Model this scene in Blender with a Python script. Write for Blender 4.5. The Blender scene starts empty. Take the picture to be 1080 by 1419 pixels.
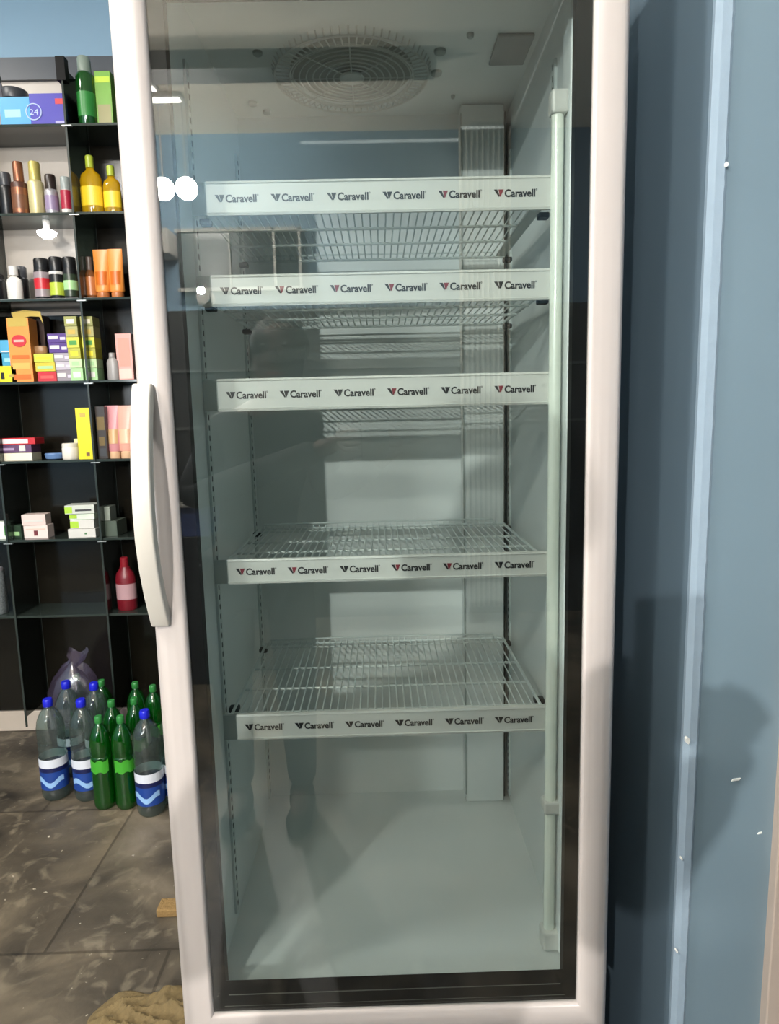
import bpy, bmesh, math, random
from mathutils import Vector, Matrix
random.seed(7)
C = bpy.context.scene.collection
PI = math.pi
H = 1.25                                    # camera height above the floor
# ------------------------------------------------------------------ camera
FPX, PITCH, YAW, ROLL = 930.0, 0.141013, 0.0127415, -0.0235635
CAM = Vector((-0.0031, -0.862746, H))
_cy, _sy, _cp, _sp = math.cos(YAW), math.sin(YAW), math.cos(PITCH), math.sin(PITCH)
_F = Vector((_sy*_cp, _cy*_cp, -_sp)); _X = Vector((_cy, -_sy, 0)); _U = _X.cross(_F)
_cr, _sr = math.cos(ROLL), math.sin(ROLL)
CX = _cr*_X + _sr*_U; CU = -_sr*_X + _cr*_U
cam_d = bpy.data.cameras.new('camera'); cam = bpy.data.objects.new('camera', cam_d); C.objects.link(cam)
M3 = Matrix((CX, CU, -_F)).transposed()
cam.matrix_world = Matrix.Translation(CAM) @ M3.to_4x4()
cam_d.sensor_fit = 'VERTICAL'; cam_d.sensor_height = 24; cam_d.lens = FPX/1419*24
cam_d.clip_start = 0.01
bpy.context.scene.camera = cam
def at(px, py, Y):
    """world point seen at photograph position (px, py) on the vertical plane Y"""
    D = _F + CX*(px-540)/FPX + CU*(709.5-py)/FPX
    return CAM + D*((Y-CAM.y)/D.y)

# ------------------------------------------------------------------ materials
def lin(h):
    h = h.lstrip('#'); r = []
    for i in (0, 2, 4):
        c = int(h[i:i+2], 16)/255
        r.append(c/12.92 if c <= .04045 else ((c+.055)/1.055)**2.4)
    return (r[0], r[1], r[2], 1)
_mats = {}
def mat(name, col, rough=.5, metal=0, var=.04, scale=30, bump=0, emit=0, coat=0, spec=.5, emitcol=None):
    if name in _mats: return _mats[name]
    m = bpy.data.materials.new(name); m.use_nodes = True; nt = m.node_tree; b = nt.nodes['Principled BSDF']
    c = lin(col)
    tc = nt.nodes.new('ShaderNodeTexCoord'); no = nt.nodes.new('ShaderNodeTexNoise'); no.inputs['Scale'].default_value = scale
    no.inputs['Detail'].default_value = 4
    nt.links.new(tc.outputs['Object'], no.inputs['Vector'])
    mx = nt.nodes.new('ShaderNodeMix'); mx.data_type = 'RGBA'
    mx.inputs[6].default_value = tuple(max(0, v*(1-var)) for v in c[:3])+(1,)
    mx.inputs[7].default_value = tuple(min(1, v*(1+var)) for v in c[:3])+(1,)
    nt.links.new(no.outputs['Fac'], mx.inputs[0]); nt.links.new(mx.outputs[2], b.inputs['Base Color'])
    b.inputs['Roughness'].default_value = rough; b.inputs['Metallic'].default_value = metal
    b.inputs['Specular IOR Level'].default_value = spec
    if coat: b.inputs['Coat Weight'].default_value = coat; b.inputs['Coat Roughness'].default_value = .08
    if bump:
        bp = nt.nodes.new('ShaderNodeBump'); bp.inputs['Strength'].default_value = bump; bp.inputs['Distance'].default_value = .01
        nt.links.new(no.outputs['Fac'], bp.inputs['Height']); nt.links.new(bp.outputs['Normal'], b.inputs['Normal'])
    if emit:
        b.inputs['Emission Color'].default_value = lin(emitcol or col); b.inputs['Emission Strength'].default_value = emit
    _mats[name] = m; return m
def clear_mat(name, tint, gloss=.06, rough=.02, body=0, bodycol='#ffffff', ior=1.5, scatter_noise=None):
    """thin clear sheet: tinted see-through mixed with a sharp mirror by Fresnel, plus a little body colour"""
    m = bpy.data.materials.new(name); m.use_nodes = True; nt = m.node_tree; nt.nodes.clear()
    out = nt.nodes.new('ShaderNodeOutputMaterial'); tr = nt.nodes.new('ShaderNodeBsdfTransparent'); tr.inputs[0].default_value = lin(tint)
    gl = nt.nodes.new('ShaderNodeBsdfGlossy'); gl.inputs['Roughness'].default_value = rough
    fr = nt.nodes.new('ShaderNodeFresnel'); ge = nt.nodes.new('ShaderNodeNewGeometry'); mr = nt.nodes.new('ShaderNodeMapRange')     # same IOR seen from either side of the thin sheet
    mr.inputs['To Min'].default_value = ior; mr.inputs['To Max'].default_value = 1/ior
    nt.links.new(ge.outputs['Backfacing'], mr.inputs['Value']); nt.links.new(mr.outputs[0], fr.inputs['IOR'])
    ad = nt.nodes.new('ShaderNodeMath'); ad.operation = 'ADD'; ad.use_clamp = True; ad.inputs[1].default_value = gloss
    nt.links.new(fr.outputs[0], ad.inputs[0])
    last = tr
    if body:
        df = nt.nodes.new('ShaderNodeBsdfDiffuse'); df.inputs[0].default_value = lin(bodycol)
        tl = nt.nodes.new('ShaderNodeBsdfTranslucent'); tl.inputs[0].default_value = lin(bodycol)
        m2 = nt.nodes.new('ShaderNodeMixShader'); m2.inputs[0].default_value = .5
        nt.links.new(df.outputs[0], m2.inputs[1]); nt.links.new(tl.outputs[0], m2.inputs[2])
        m1 = nt.nodes.new('ShaderNodeMixShader'); m1.inputs[0].default_value = body
        nt.links.new(tr.outputs[0], m1.inputs[1]); nt.links.new(m2.outputs[0], m1.inputs[2]); last = m1
    mx = nt.nodes.new('ShaderNodeMixShader')
    nt.links.new(ad.outputs[0], mx.inputs[0]); nt.links.new(last.outputs[0], mx.inputs[1]); nt.links.new(gl.outputs[0], mx.inputs[2])
    nt.links.new(mx.outputs[0], out.inputs[0])
    _mats[name] = m; return m

# ------------------------------------------------------------------ mesh helpers
class MB:
    def __init__(s): s.v = []; s.f = []; s.smooth = False
    def box(s, x0, x1, y0, y1, z0, z1, rot=0, piv=None):
        n = len(s.v); p = [(x, y, z) for z in (z0, z1) for y in (y0, y1) for x in (x0, x1)]
        if rot:
            cx, cy = piv or ((x0+x1)/2, (y0+y1)/2); c, q = math.cos(rot), math.sin(rot)
            p = [(cx+(x-cx)*c-(y-cy)*q, cy+(x-cx)*q+(y-cy)*c, z) for x, y, z in p]
        s.v += p
        s.f += [tuple(n+i for i in t) for t in ((0,2,3,1),(4,5,7,6),(0,1,5,4),(2,6,7,3),(0,4,6,2),(1,3,7,5))]
        return s
    def lathe(s, prof, cx=0, cy=0, n=20, sx=1, sy=1, cap=True):
        b = len(s.v)
        for r, z in prof:
            for k in range(n):
                a = 2*PI*k/n; s.v.append((cx+r*sx*math.cos(a), cy+r*sy*math.sin(a), z))
        for i in range(len(prof)-1):
            for k in range(n):
                k2 = (k+1) % n; s.f.append((b+i*n+k, b+i*n+k2, b+(i+1)*n+k2, b+(i+1)*n+k))
        if cap:
            s.f.append(tuple(b+k for k in range(n))[::-1]); s.f.append(tuple(b+(len(prof)-1)*n+k for k in range(n)))
        return s
    def tube(s, pts, r, n=6, closed=False):
        pts = [Vector(p) for p in pts]; b = len(s.v); m = len(pts); prev = None
        for i, p in enumerate(pts):
            if closed: t = (pts[(i+1) % m]-pts[i-1]).normalized()
            else: t = (pts[min(i+1, m-1)]-pts[max(i-1, 0)]).normalized()
            if prev is None:
                u = t.cross(Vector((0, 0, 1)))
                if u.length < .1: u = t.cross(Vector((1, 0, 0)))
            else: u = prev - t*prev.dot(t)
            u.normalize(); prev = u; w = t.cross(u)
            for k in range(n):
                a = 2*PI*k/n; q = p+u*r*math.cos(a)+w*r*math.sin(a); s.v.append(tuple(q))
        rng = m if closed else m-1
        for i in range(rng):
            j = (i+1) % m
            for k in range(n):
                k2 = (k+1) % n; s.f.append((b+i*n+k, b+i*n+k2, b+j*n+k2, b+j*n+k))
        if not closed:
            s.f.append(tuple(b+k for k in range(n))[::-1]); s.f.append(tuple(b+(m-1)*n+k for k in range(n)))
        return s
    def prism(s, poly, axis, a0, a1):
        """polygon in the two other axes (order kept x,y,z without axis), extruded along axis"""
        n = len(poly); b = len(s.v)
        for a in (a0, a1):
            for p, q in poly:
                s.v.append({'x': (a, p, q), 'y': (p, a, q), 'z': (p, q, a)}[axis])
        s.f.append(tuple(range(b, b+n))[::-1]); s.f.append(tuple(range(b+n, b+2*n)))
        for k in range(n):
            k2 = (k+1) % n; s.f.append((b+k, b+k2, b+n+k2, b+n+k))
        return s
    def loop(s, x0, x1, z0, z1, prof):
        """mitred rectangular frame: prof = [((left,right,bottom,top) inset, y)], closed ring of profile points"""
        b = len(s.v); n = len(prof)
        for ins, y in prof:
            l, r, bt, tp = ins if isinstance(ins, tuple) else (ins,)*4
            s.v += [(x0+l, y, z0+bt), (x1-r, y, z0+bt), (x1-r, y, z1-tp), (x0+l, y, z1-tp)]
        for i in range(n):
            j = (i+1) % n
            for k in range(4):
                k2 = (k+1) % 4; s.f.append((b+i*4+k, b+i*4+k2, b+j*4+k2, b+j*4+k))
        return s
    def build(s, name, m, parent=None, bevel=0, smooth=False, loc=None, seg=2):
        me = bpy.data.meshes.new(name); me.from_pydata(s.v, [], s.f)
        bm = bmesh.new(); bm.from_mesh(me); bmesh.ops.recalc_face_normals(bm, faces=bm.faces)
        if bevel:
            ed = [e for e in bm.edges if len(e.link_faces) == 2 and e.calc_face_angle(0) > .6]
            bmesh.ops.bevel(bm, geom=ed, offset=bevel, segments=seg, profile=.5, affect='EDGES', clamp_overlap=True)
        bm.to_mesh(me); bm.free()
        if smooth:
            for p in me.polygons: p.use_smooth = True
            try: me.set_sharp_from_angle(angle=math.radians(40))
            except Exception: pass
        me.materials.append(m)
        o = bpy.data.objects.new(name, me); C.objects.link(o)
        if parent is not None: o.parent = parent
        if loc is not None: o.location = loc
        return o
def tag(o, label=None, cat=None, group=None, kind=None):
    if label: o['label'] = label
    if cat: o['category'] = cat
    if group: o['group'] = group
    if kind: o['kind'] = kind
    return o
def thing(name, label, cat, loc=(0, 0, 0), rz=0, group=None):
    o = bpy.data.objects.new(name, None); o.empty_display_size = .03; C.objects.link(o); o.location = loc; o.rotation_euler = (0, 0, rz)
    return tag(o, label, cat, group)
def struct(name, mb, m, bevel=0, parent=None, **k):
    o = mb.build(name, m, parent, bevel, **k)
    if parent is None: o['kind'] = 'structure'
    return o
def text_mesh(name, body, size, m, parent, loc, rot=(PI/2, 0, 0), off=.0, width=None, xs=1):
    cu = bpy.data.curves.new(name+'_tmp', 'FONT'); cu.body = body; cu.size = size; cu.offset = off; cu.extrude = .0001; cu.resolution_u = 3
    t = bpy.data.objects.new(name+'_tmp', cu); C.objects.link(t)
    bpy.context.view_layer.update()
    me = bpy.data.meshes.new_from_object(t.evaluated_get(bpy.context.evaluated_depsgraph_get()))
    bpy.data.objects.remove(t)
    xsn = [v.co.x for v in me.vertices]; x0, x1 = min(xsn), max(xsn)
    if width:
        k = width/(x1-x0)
        for v in me.vertices: v.co.x = (v.co.x-x0)*k
    me.materials.clear(); me.materials.append(m); me.name = name
    o = bpy.data.objects.new(name, me); C.objects.link(o); o.parent = parent; o.location = loc; o.rotation_euler = rot
    return o

# ------------------------------------------------------------------ base materials
WHITE_DOOR = mat('white_enamel', '#bcb3ae', .28, coat=.35, var=.015, scale=4)
HANDLE = mat('cream_plastic', '#c2bcb2', .38, var=.015, scale=8)
BLACK = mat('black_gasket', '#060606', .6, var=.1, spec=.2)
LINER = mat('white_liner', '#d4dad8', .42, var=.02, scale=3)
LABEL = mat('label_strip_plastic', '#c6c8c2', .4, var=.01)
CLIPM = mat('grey_clip_plastic', '#9aa39f', .5)
WIRE = mat('coated_wire', '#c3ccca', .35, var=.05)
INK = mat('black_ink', '#15161a', .5)
RED = mat('red_ink', '#7d2431', .5)
ALU = mat('aluminium', '#b9bcba', .35, .8)
RAILM = mat('slotted_rail_paint', '#bcc6c3', .4)
DARKSLOT = mat('slot_shadow_plastic', '#23282a', .6)
BLUEW = mat('blue_wall_paint', '#7795ab', .6, var=.05, scale=3, bump=.05)
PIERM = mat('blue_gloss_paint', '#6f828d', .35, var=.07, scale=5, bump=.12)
CEILM = mat('ceiling_paint', '#f0e6d4', .8, var=.02, scale=2)
BOARD = mat('black_gloss_board', '#16140f', .16, var=.15, scale=6)
SHELFG = mat('dark_green_glass_shelf', '#2a322e', .12, var=.08, scale=8)
GLASSP = clear_mat('door_glass', '#f4f7f6', gloss=.045, rough=.0)
DIVG = clear_mat('divider_glass', '#6d7a74', gloss=.05, rough=.03, body=.12, bodycol='#59635e')

# ------------------------------------------------------------------ room
FLY0, FLY1, RX0, RX1, CZ = -3.3, 1.80, -3.0, 1.05, 2.9
# floor: dirty stone tiles
fm = bpy.data.materials.new('dirty_stone_tiles'); fm.use_nodes = True; nt = fm.node_tree; b = nt.nodes['Principled BSDF']
tc = nt.nodes.new('ShaderNodeTexCoord'); mp = nt.nodes.new('ShaderNodeMapping'); nt.links.new(tc.outputs['Object'], mp.inputs[0])
mp.inputs['Rotation'].default_value = (0, 0, 0); mp.inputs['Location'].default_value = (.235, .01, 0)
def noise(sc, det, dist=0):
    n = nt.nodes.new('ShaderNodeTexNoise'); n.inputs['Scale'].default_value = sc; n.inputs['Detail'].default_value = det; n.inputs['Distortion'].default_value = dist
    nt.links.new(mp.outputs[0], n.inputs['Vector']); return n.outputs['Fac']
def ramp(src, stops):
    r = nt.nodes.new('ShaderNodeValToRGB'); nt.links.new(src, r.inputs[0])
    while len(r.color_ramp.elements) < len(stops): r.color_ramp.elements.new(.5)
    for e, (p, c) in zip(r.color_ramp.elements, stops): e.position = p; e.color = lin(c)
    return r.outputs[0]
def mixc(a, bb, fac, mode='MIX'):
    m = nt.nodes.new('ShaderNodeMix'); m.data_type = 'RGBA'; m.blend_type = mode
    nt.links.new(a, m.inputs[6])
    if isinstance(bb, str): m.inputs[7].default_value = lin(bb)
    else: nt.links.new(bb, m.inputs[7])
    if isinstance(fac, (int, float)): m.inputs[0].default_value = fac
    else: nt.links.new(fac, m.inputs[0])
    return m.outputs[2]
base = ramp(noise(3.2, 9, .6), [(.32, '#2c2823'), (.46, '#4e473d'), (.58, '#6d6354'), (.70, '#887d6d')])
streak = ramp(noise(13, 12, 1.2), [(.54, '#000000'), (.68, '#c0c0c0')])
base = mixc(base, '#8d8371', mixc(streak, streak, .5))
n2 = nt.nodes[-1]
speck = ramp(noise(55, 3, 0), [(.71, '#000000'), (.75, '#ffffff')]); base = mixc(base, '#b9b2a4', speck)
dirt = ramp(noise(1.3, 6, .8), [(.40, '#000000'), (.65, '#bbbbbb')]); base = mixc(base, '#2d2a24', dirt)
br = nt.nodes.new('ShaderNodeTexBrick'); nt.links.new(mp.outputs[0], br.inputs['Vector'])
br.inputs['Scale'].default_value = 1; br.inputs['Brick Width'].default_value = .60; br.inputs['Row Height'].default_value = .60; br.inputs['Mortar Size'].default_value = .004
br.inputs['Color1'].default_value = (.80, .80, .80, 1); br.inputs['Color2'].default_value = (1.12, 1.08, 1.0, 1); br.inputs['Mortar'].default_value = (.45, .43, .40, 1); br.inputs['Bias'].default_value = 0
base = mixc(base, br.outputs['Color'], .85, 'MULTIPLY')
nt.links.new(base, b.inputs['Base Color']); b.inputs['Roughness'].default_value = .48
bp = nt.nodes.new('ShaderNodeBump'); bp.inputs['Strength'].default_value = .25; bp.inputs['Distance'].default_value = .01
nt.links.new(noise(22, 8, .5), bp.inputs['Height']); nt.links.new(bp.outputs[0], b.inputs['Normal'])
struct('floor', MB().box(RX0-.1, 1.7, FLY0-.1, FLY1+.1, -.1, 0), fm)
struct('ceiling', MB().box(RX0-.1, 1.7, FLY0-.1, FLY1+.1, CZ, CZ+.1), CEILM)
struct('wall_back', MB().box(RX0-.1, 1.7, FLY1, FLY1+.1, 0, CZ), BLUEW)
struct('wall_front', MB().box(RX0-.1, 1.7, FLY0-.1, FLY0, 0, CZ), BLUEW)
struct('wall_left', MB().box(RX0-.1, RX0, FLY0, FLY1, 0, CZ), BLUEW)
struct('wall_right', MB().box(1.6, 1.7, FLY0, FLY1, 0, CZ), BLUEW)
struct('baseboard_back', MB().box(RX0, .40, FLY1-.018, FLY1, 0, .085), mat('beige_skirting_tile', '#b9ada0', .4), bevel=.003)
# pier to the right of the fridge, with a plastered bead on its corner
def lean(z): return .4048+.0066*(z/1.75)
pier = MB(); zs = [0, CZ]
poly0 = [(.4048, 1.80), (.4048, .012), (.418, .0), (.55, 0), (.55, 1.80)]
nn = len(poly0)
for z in zs:
    for i, (x, y) in enumerate(poly0): pier.v.append((x+(.0066*z/1.75 if i < 3 else 0), y, z))
pier.f += [tuple(range(nn))[::-1], tuple(range(nn, 2*nn))] + [(k, (k+1) % nn, nn+(k+1) % nn, nn+k) for k in range(nn)]
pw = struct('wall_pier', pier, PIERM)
pw.data.materials.append(mat('pier_side_shade', '#5a6b77', .5, var=.05, scale=5, bump=.1));  # darker colour on the side face stands in for shade there
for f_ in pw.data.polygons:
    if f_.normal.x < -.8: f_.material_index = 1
# rough plaster bead (slightly ragged on its right side)
bead = MB(); random.seed(3); N = 330
for i in range(N+1):
    z = i*CZ/N; lx = .4045+.0066*z/1.75; w = .0155+.0028*(z/1.75) + random.choice([0, 0, 0, .0004, .0012, -.0006])*random.random()
    bead.v += [(lx, .014, z), (lx-.0008, .006, z), (lx+.004, -.0035, z), (lx+w*.8, -.0045, z), (lx+w, -.002, z), (lx+w, .008, z)]
for i in range(N):
    for k in range(6):
        k2 = (k+1) % 6; bead.f.append((i*6+k, i*6+k2, (i+1)*6+k2, (i+1)*6+k))
bead.f += [tuple(range(6))[::-1], tuple(range(N*6, N*6+6))]
struct('trim_1', bead, mat('bead_paint', '#8d9eac', .35, var=.05, scale=40, bump=.2))
chip = MB()
for (px, py, s_) in [(953, 1026, .0045), (1007, 228, .0028), (938, 1318, .002), (945, 1190, .0016)]:
    p = at(px, py, -.006); q = []
    for k in range(7): a = 2*PI*k/7; q.append((p.x+s_*math.cos(a)*random.uniform(.5, .9), p.z+s_*1.5*math.sin(a)*random.uniform(.6, 1)))
    chip.prism(q, 'y', -.0075, -.002)
for (px, py, w, h) in [(1020, 1080, .0065, .0022), (1053, 1154, .003, .0018)]:
    p = at(px, py, 0); chip.prism([(p.x-w, p.z-h), (p.x+w*.7, p.z-h*.4), (p.x+w, p.z+h), (p.x-w*.6, p.z+h*.5)], 'y', -.0012, .001)
struct('trim_2', chip, mat('bare_plaster', '#e2e2dc', .8))
# jamb and dark door beyond the pier
jb = MB(); jb.v = []
struct('trim_3', MB().prism([(.5315, 0), (.5525, 0), (.5625, 1.5), (.5415, 1.5)], 'y', -.016, .02), mat('beige_jamb', '#ab9c90', .5), bevel=.002)
struct('door_1', MB().box(.556, 1.6, .02, .07, 0, 2.1), mat('dark_door', '#151311', .5))
struct('wall_jamb', MB().box(.55, 1.6, .03, .2, 2.1, CZ), BLUEW)

# ------------------------------------------------------------------ fridge
fr = thing('display_fridge', 'tall white upright fridge with a glass door and dark gasket, beside the blue pier', 'fridge', (0, 0, 0))
IX, IB, IF, IZ0, IZ1 = .2639, .5457, .030, .413, 1.833
cab = MB()
cab.box(-.305, -IX, IF, .60, .10, 1.91).box(IX, .305, IF, .60, .10, 1.91).box(-IX, IX, IB, .60, .10, 1.91)
cab.box(-IX, IX, IF, IB, .10, IZ0).box(-IX, IX, IF, IB, IZ1, 1.91)
cab.build('cabinet', LINER, fr)
MB().box(-.29, .29, .10, .58, .0, .10).build('plinth', BLACK, fr)
MB().box(-.305, .305, .0, .0295, 1.818, 1.91).build('header_panel', WHITE_DOOR, fr, bevel=.004)
MB().box(-.305, .305, .01, .0295, .10, .335).build('lower_grille_panel', WHITE_DOOR, fr, bevel=.004)
duct = MB().box(.167, .2495, .497, IB, IZ0, IZ1-.002)
dct = duct.build('rear_air_duct', LINER, fr, bevel=.003)
MB().box(.1655, .168, .494, .4965, IZ0+.02, IZ1-.02).build('duct_seam', CLIPM, dct)
# ceiling fittings
fan = MB(); fc = (-.034, .372); fz = IZ1-.012
for r in [.02+.0115*k for k in range(8)]:
    fan.tube([(fc[0]+r*math.cos(2*PI*i/40), fc[1]+r*math.sin(2*PI*i/40), fz) for i in range(40)], .0013, 5, True)
for i in range(64):
    a = 2*PI*i/64; fan.tube([(fc[0]+r*math.cos(a), fc[1]+r*math.sin(a), z) for r, z in ((.105, fz), (.128, fz+.001), (.134, IZ1))], .0014, 4)
for r in (.105, .130): fan.tube([(fc[0]+r*math.cos(2*PI*i/48), fc[1]+r*math.sin(2*PI*i/48), fz) for i in range(48)], .0018, 5, True)
for i in range(8):
    a = 2*PI*i/8; fan.tube([(fc[0]+r*math.cos(a), fc[1]+r*math.sin(a), fz) for r in (.018, .105)], .0012, 4)
fan.lathe([(.019, fz-.002), (.021, fz), (.019, fz+.003)], fc[0], fc[1], 24)
fg = fan.build('fan_guard', LABEL, fr, smooth=True)
bl = MB(); bl.lathe([(.10, IZ1-.0035), (.104, IZ1)], fc[0], fc[1], 40)
bl.build('fan_opening', mat('fan_recess_plastic', '#a3a49c', .6), fr)
MB().box(.196, .254, .265, .352, IZ1-.006, IZ1).build('ceiling_vent', mat('vent_grey', '#6c7373', .5), fr, bevel=.002)
for i, (px, py, r) in enumerate([(610, 70, .010), (605, 100, .010), (652, 47, .006), (628, 132, .004), (350, 142, .009), (370, 154, .008), (357, 72, .008)]):
    D = _F + CX*(px-540)/FPX + CU*(709.5-py)/FPX; p = CAM + D*((IZ1-CAM.z)/D.z)
    MB().lathe([(r*.6, IZ1-.006), (r*.95, IZ1-.004), (r, IZ1)], p.x, p.y, 16).build('ceiling_bolt', CLIPM, fr, smooth=True)
# slotted rails
def rail(x, y, z0, z1, side):
    r_ = MB().box(x-.003 if side > 0 else x-.001, x+.001 if side > 0 else x+.003, y-.009, y+.009, z0, z1).build('slotted_rail', RAILM, fr)
    s = MB(); z = z0+.01; sx = x-.0033 if side > 0 else x+.0013
    while z < z1-.01:
        s.box(sx, sx+.002, y-.0025, y+.0025, z, z+.008); z += .0155
    s.build('rail_slots', DARKSLOT, r_)
rail(-IX+.001, .165, .435, 1.75, -1); rail(IX-.001, .178, .41, 1.75, 1)
rail(-IX+.001, .505, .435, 1.75, -1); rail(IX-.001, .505, .425, 1.75, 1)
# inner edge gap of the duct on the right
MB().box(.2497, .2545, .512, .52, IZ0+.002, IZ1-.01).build('duct_shadow_gap', DARKSLOT, fr)
# lamp tube, off
lt = MB().lathe([(.0085, .445), (.0085, 1.640)], .2435, .085, 16).build('lamp_tube', mat('unlit_tube', '#dfe6da', .25, coat=.4), fr, smooth=True)
MB().box(.233, .256, .073, .096, 1.638, 1.668).build('lamp_end_cap', LABEL, lt, bevel=.004)
MB().box(.231, .258, .071, .098, .420, .452).build('lamp_end_cap', LABEL, lt, bevel=.004)
MB().box(.232, .262, .073, .097, .648, .668).build('lamp_clamp', LABEL, lt, bevel=.003)
MB().box(.2545, IX, .066, .104, .42, 1.80).build('lamp_channel', LINER, lt, bevel=.003)
# door
dr = MB(); pf = [(0, .0295), (0, .012), (.0035, .0035), (.011, -.0015), (.021, -.003), (.032, -.001), (.040, .003), (.0440, .009), (.0445, .024), (.0445, .0295)]
dr.loop(-.31, .31, .3485, 1.8135, pf)
door = dr.build('door_frame', WHITE_DOOR, fr, smooth=True)
bz = MB()
def I(s, bt): return (s, s, bt, s)
bz.loop(-.31, .31, .3485, 1.8135, [(I(.0445, .0445), .0290), (I(.0445, .0445), .0128), (I(.0635, .0935), .0128), (I(.0635, .0935), .0140), (I(.0635, .0640), .015), (I(.0635, .0640), .0290)])
bz.build('door_gasket', BLACK, door)
sl = MB(); sl.box(-.243, .243, .0122, .0127, .4190, .4203).box(-.250, .250, .0122, .0127, .4010, .4014); sl.build('gasket_strip', mat('grey_strip', '#84847e', .3, .5), door)
MB().box(-.2652, .2652, .0085, .0120, .395, 1.765).build('door_glass', GLASSP, door)
# handle
hp = [(0, .010), (.05, .017), (.12, .023), (.22, .031), (.35, .038), (.5, .042), (.62, .041), (.74, .035), (.85, .025), (.94, .014), (1, .006)]
outer = [(-p-.002, 1.298-.314*t) for t, p in hp]
inner = [(-max(0, p-.011-.004), 1.298-.314*t) for t, p in hp if .1 < t < .9]
poly = outer + [(.0, .984)] + [(-.0005, 1.298-.314*.93)] + inner[::-1] + [(-.0005, 1.298-.314*.07), (.0, 1.298)]
hn = MB(); n = len(poly); b0 = 0
zc = lambda z: -.002 if 0 else 0
for x in (-.3085, -.2845):
    for y, z in poly: hn.v.append((x, y, z))
hn.f += [tuple(range(n))[::-1], tuple(range(n, 2*n))] + [(k, (k+1) % n, n+(k+1) % n, n+k) for k in range(n)]
hn.build('door_handle', HANDLE, door, bevel=.0028, seg=3, smooth=True)

# ------------------------------------------------------------------ wire shelves with printed label strips
SX0, SX1, SY0, SY1 = -.2425, .2385, .098, .447
LX0, LX1 = -.2263, .2362
def logo_parts():
    root = None
def make_shelf(zt, lh, label):
    zg = zt-.016-(.008 if zt > H+.1 else 0)
    t = thing('wire_shelf', label, 'shelf', (0, 0, zg), 0, 'wire shelves in the fridge')
    f = MB()
    f.tube([(SX0, SY0, 0), (SX0+.004, SY0-.002, 0), (SX1-.004, SY0-.002, 0), (SX1, SY0, 0), (SX1, SY1, 0), (SX1-.004, SY1+.003, 0), (SX0+.004, SY1+.003, 0), (SX0, SY1, 0)], .0027, 6, True)
    f.build('shelf_frame', WIRE, t, smooth=True)
    for y in (.137, .229, .322, .437):
        MB().tube([(SX0, y, -.0034), (SX1, y, -.0034)], .0022, 6).build('cross_rod', WIRE, t, smooth=True)
    g = MB(); k = SX0+.0117
    while k < SX1-.004:
        g.tube([(k, SY0, 0), (k, SY1, 0), (k, SY1+.003, .006)], .00125, 5); k += .0117
    g.build('wire_grid', WIRE, t, smooth=True)
    MB().tube([(SX0+.006, SY1, 0), (SX0+.008, SY1+.003, .009), (0, SY1+.004, .010), (SX1-.020, SY1+.003, .009), (SX1-.018, SY1, 0)], .0019, 6).build('back_stop', WIRE, t, smooth=True)
    for x in (SX0-.004, SX1+.006):
        for y in (.165, .44):
            MB().box(x-.008, x+.008, y-.008, y+.008, -.012, -.0035).build('support_clip', DARKSLOT, t, bevel=.002)
    if zt > H+.3:
        MB().box(SX1-.022, SX1-.006, .115, .40, -.0105, -.0060).build('side_runner', LABEL, t, bevel=.001)
    zt_ = zt-zg; zb_ = zt_-lh
    s = MB().prism([(.0895, zb_), (.0935, zb_), (.0935, zb_+.004), (.0925, zb_+.005), (.0925, zt_-.004), (.0950, zt_), (.0895, zt_), (.0885, zt_-.003), (.0900, zt_-.004), (.0900, zb_+.004), (.0885, zb_+.003)], 'x', LX0, LX1)
    st = s.build('label_strip', LABEL, t)
    MB().box(SX0-.004, LX0, .0900, .0945, zb_+.001, zt_-.001).build('end_clip', CLIPM, t)
    return t, st, zt_, lh
CAR = None
shelves = [(H+.3165, .0437, 'white wire shelf, topmost in the fridge, under the fan guard'),
           (H+.1960, .0415, 'white wire shelf second from the top of the fridge, its logos mostly dark red'),
           (H+.0572, .0448, 'white wire shelf in the middle of the fridge, above the widest empty gap'),
           (H-.1987, .0365, 'white wire shelf second from the bottom of the fridge'),
           (H-.4349, .0402, 'white wire shelf, lowest in the fridge, above the bare fridge floor')]
reds = ['000011', '011110', '000101', '110110', '000000']
m_dark, m_red, m_txt, m_ring = None, None, None, None
for si, (zt, lh, lab) in enumerate(shelves):
    t, st, zt_, lh_ = make_shelf(zt, lh, lab)
    zc_ = zt_-lh_*.5-.0050
    for k in range(6):
        x = LX0+.011+.0750*k; y = .0897
        rm = RED if reds[si][k] == '1' else INK
        # emblem: left slanting bar and a split triangle
        if m_dark is None:
            a = MB().prism([(0, .0095), (.0046, .0095), (.0080, .0012), (.0068, 0)], 'y', -.0003, .0004); o1 = a.build('logo_bar', INK, st)
            b_ = MB().prism([(.0062, .0095), (.0132, .0095), (.0092, .0004), (.0083, .0004)], 'y', -.0003, .0004); o2 = b_.build('logo_triangle', rm, st)
            c_ = text_mesh('logo_word', 'Caravell', .0135, INK, st, (x+.0145, y, zc_), off=.0004, width=.0415)
            m_dark, m_red, m_txt = o1, o2, c_
            d_ = text_mesh('logo_mark', 'o', .0045, INK, st, (x+.0566, y, zc_+.0078), off=.0001, width=.0022); m_ring = d_
            o1.location = (x, y, zc_); o2.location = (x, y, zc_)
        else:
            for src, dx, dz in ((m_dark, 0, 0), (m_red, 0, 0), (m_txt, .0145, 0), (m_ring, .0566, .0078)):
                o = src.copy(); C.objects.link(o); o.parent = st; o.location = (x+dx, y, zc_+dz)
                if src is m_red:
                    o.data = src.data.copy(); o.data.materials[0] = rm

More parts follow.
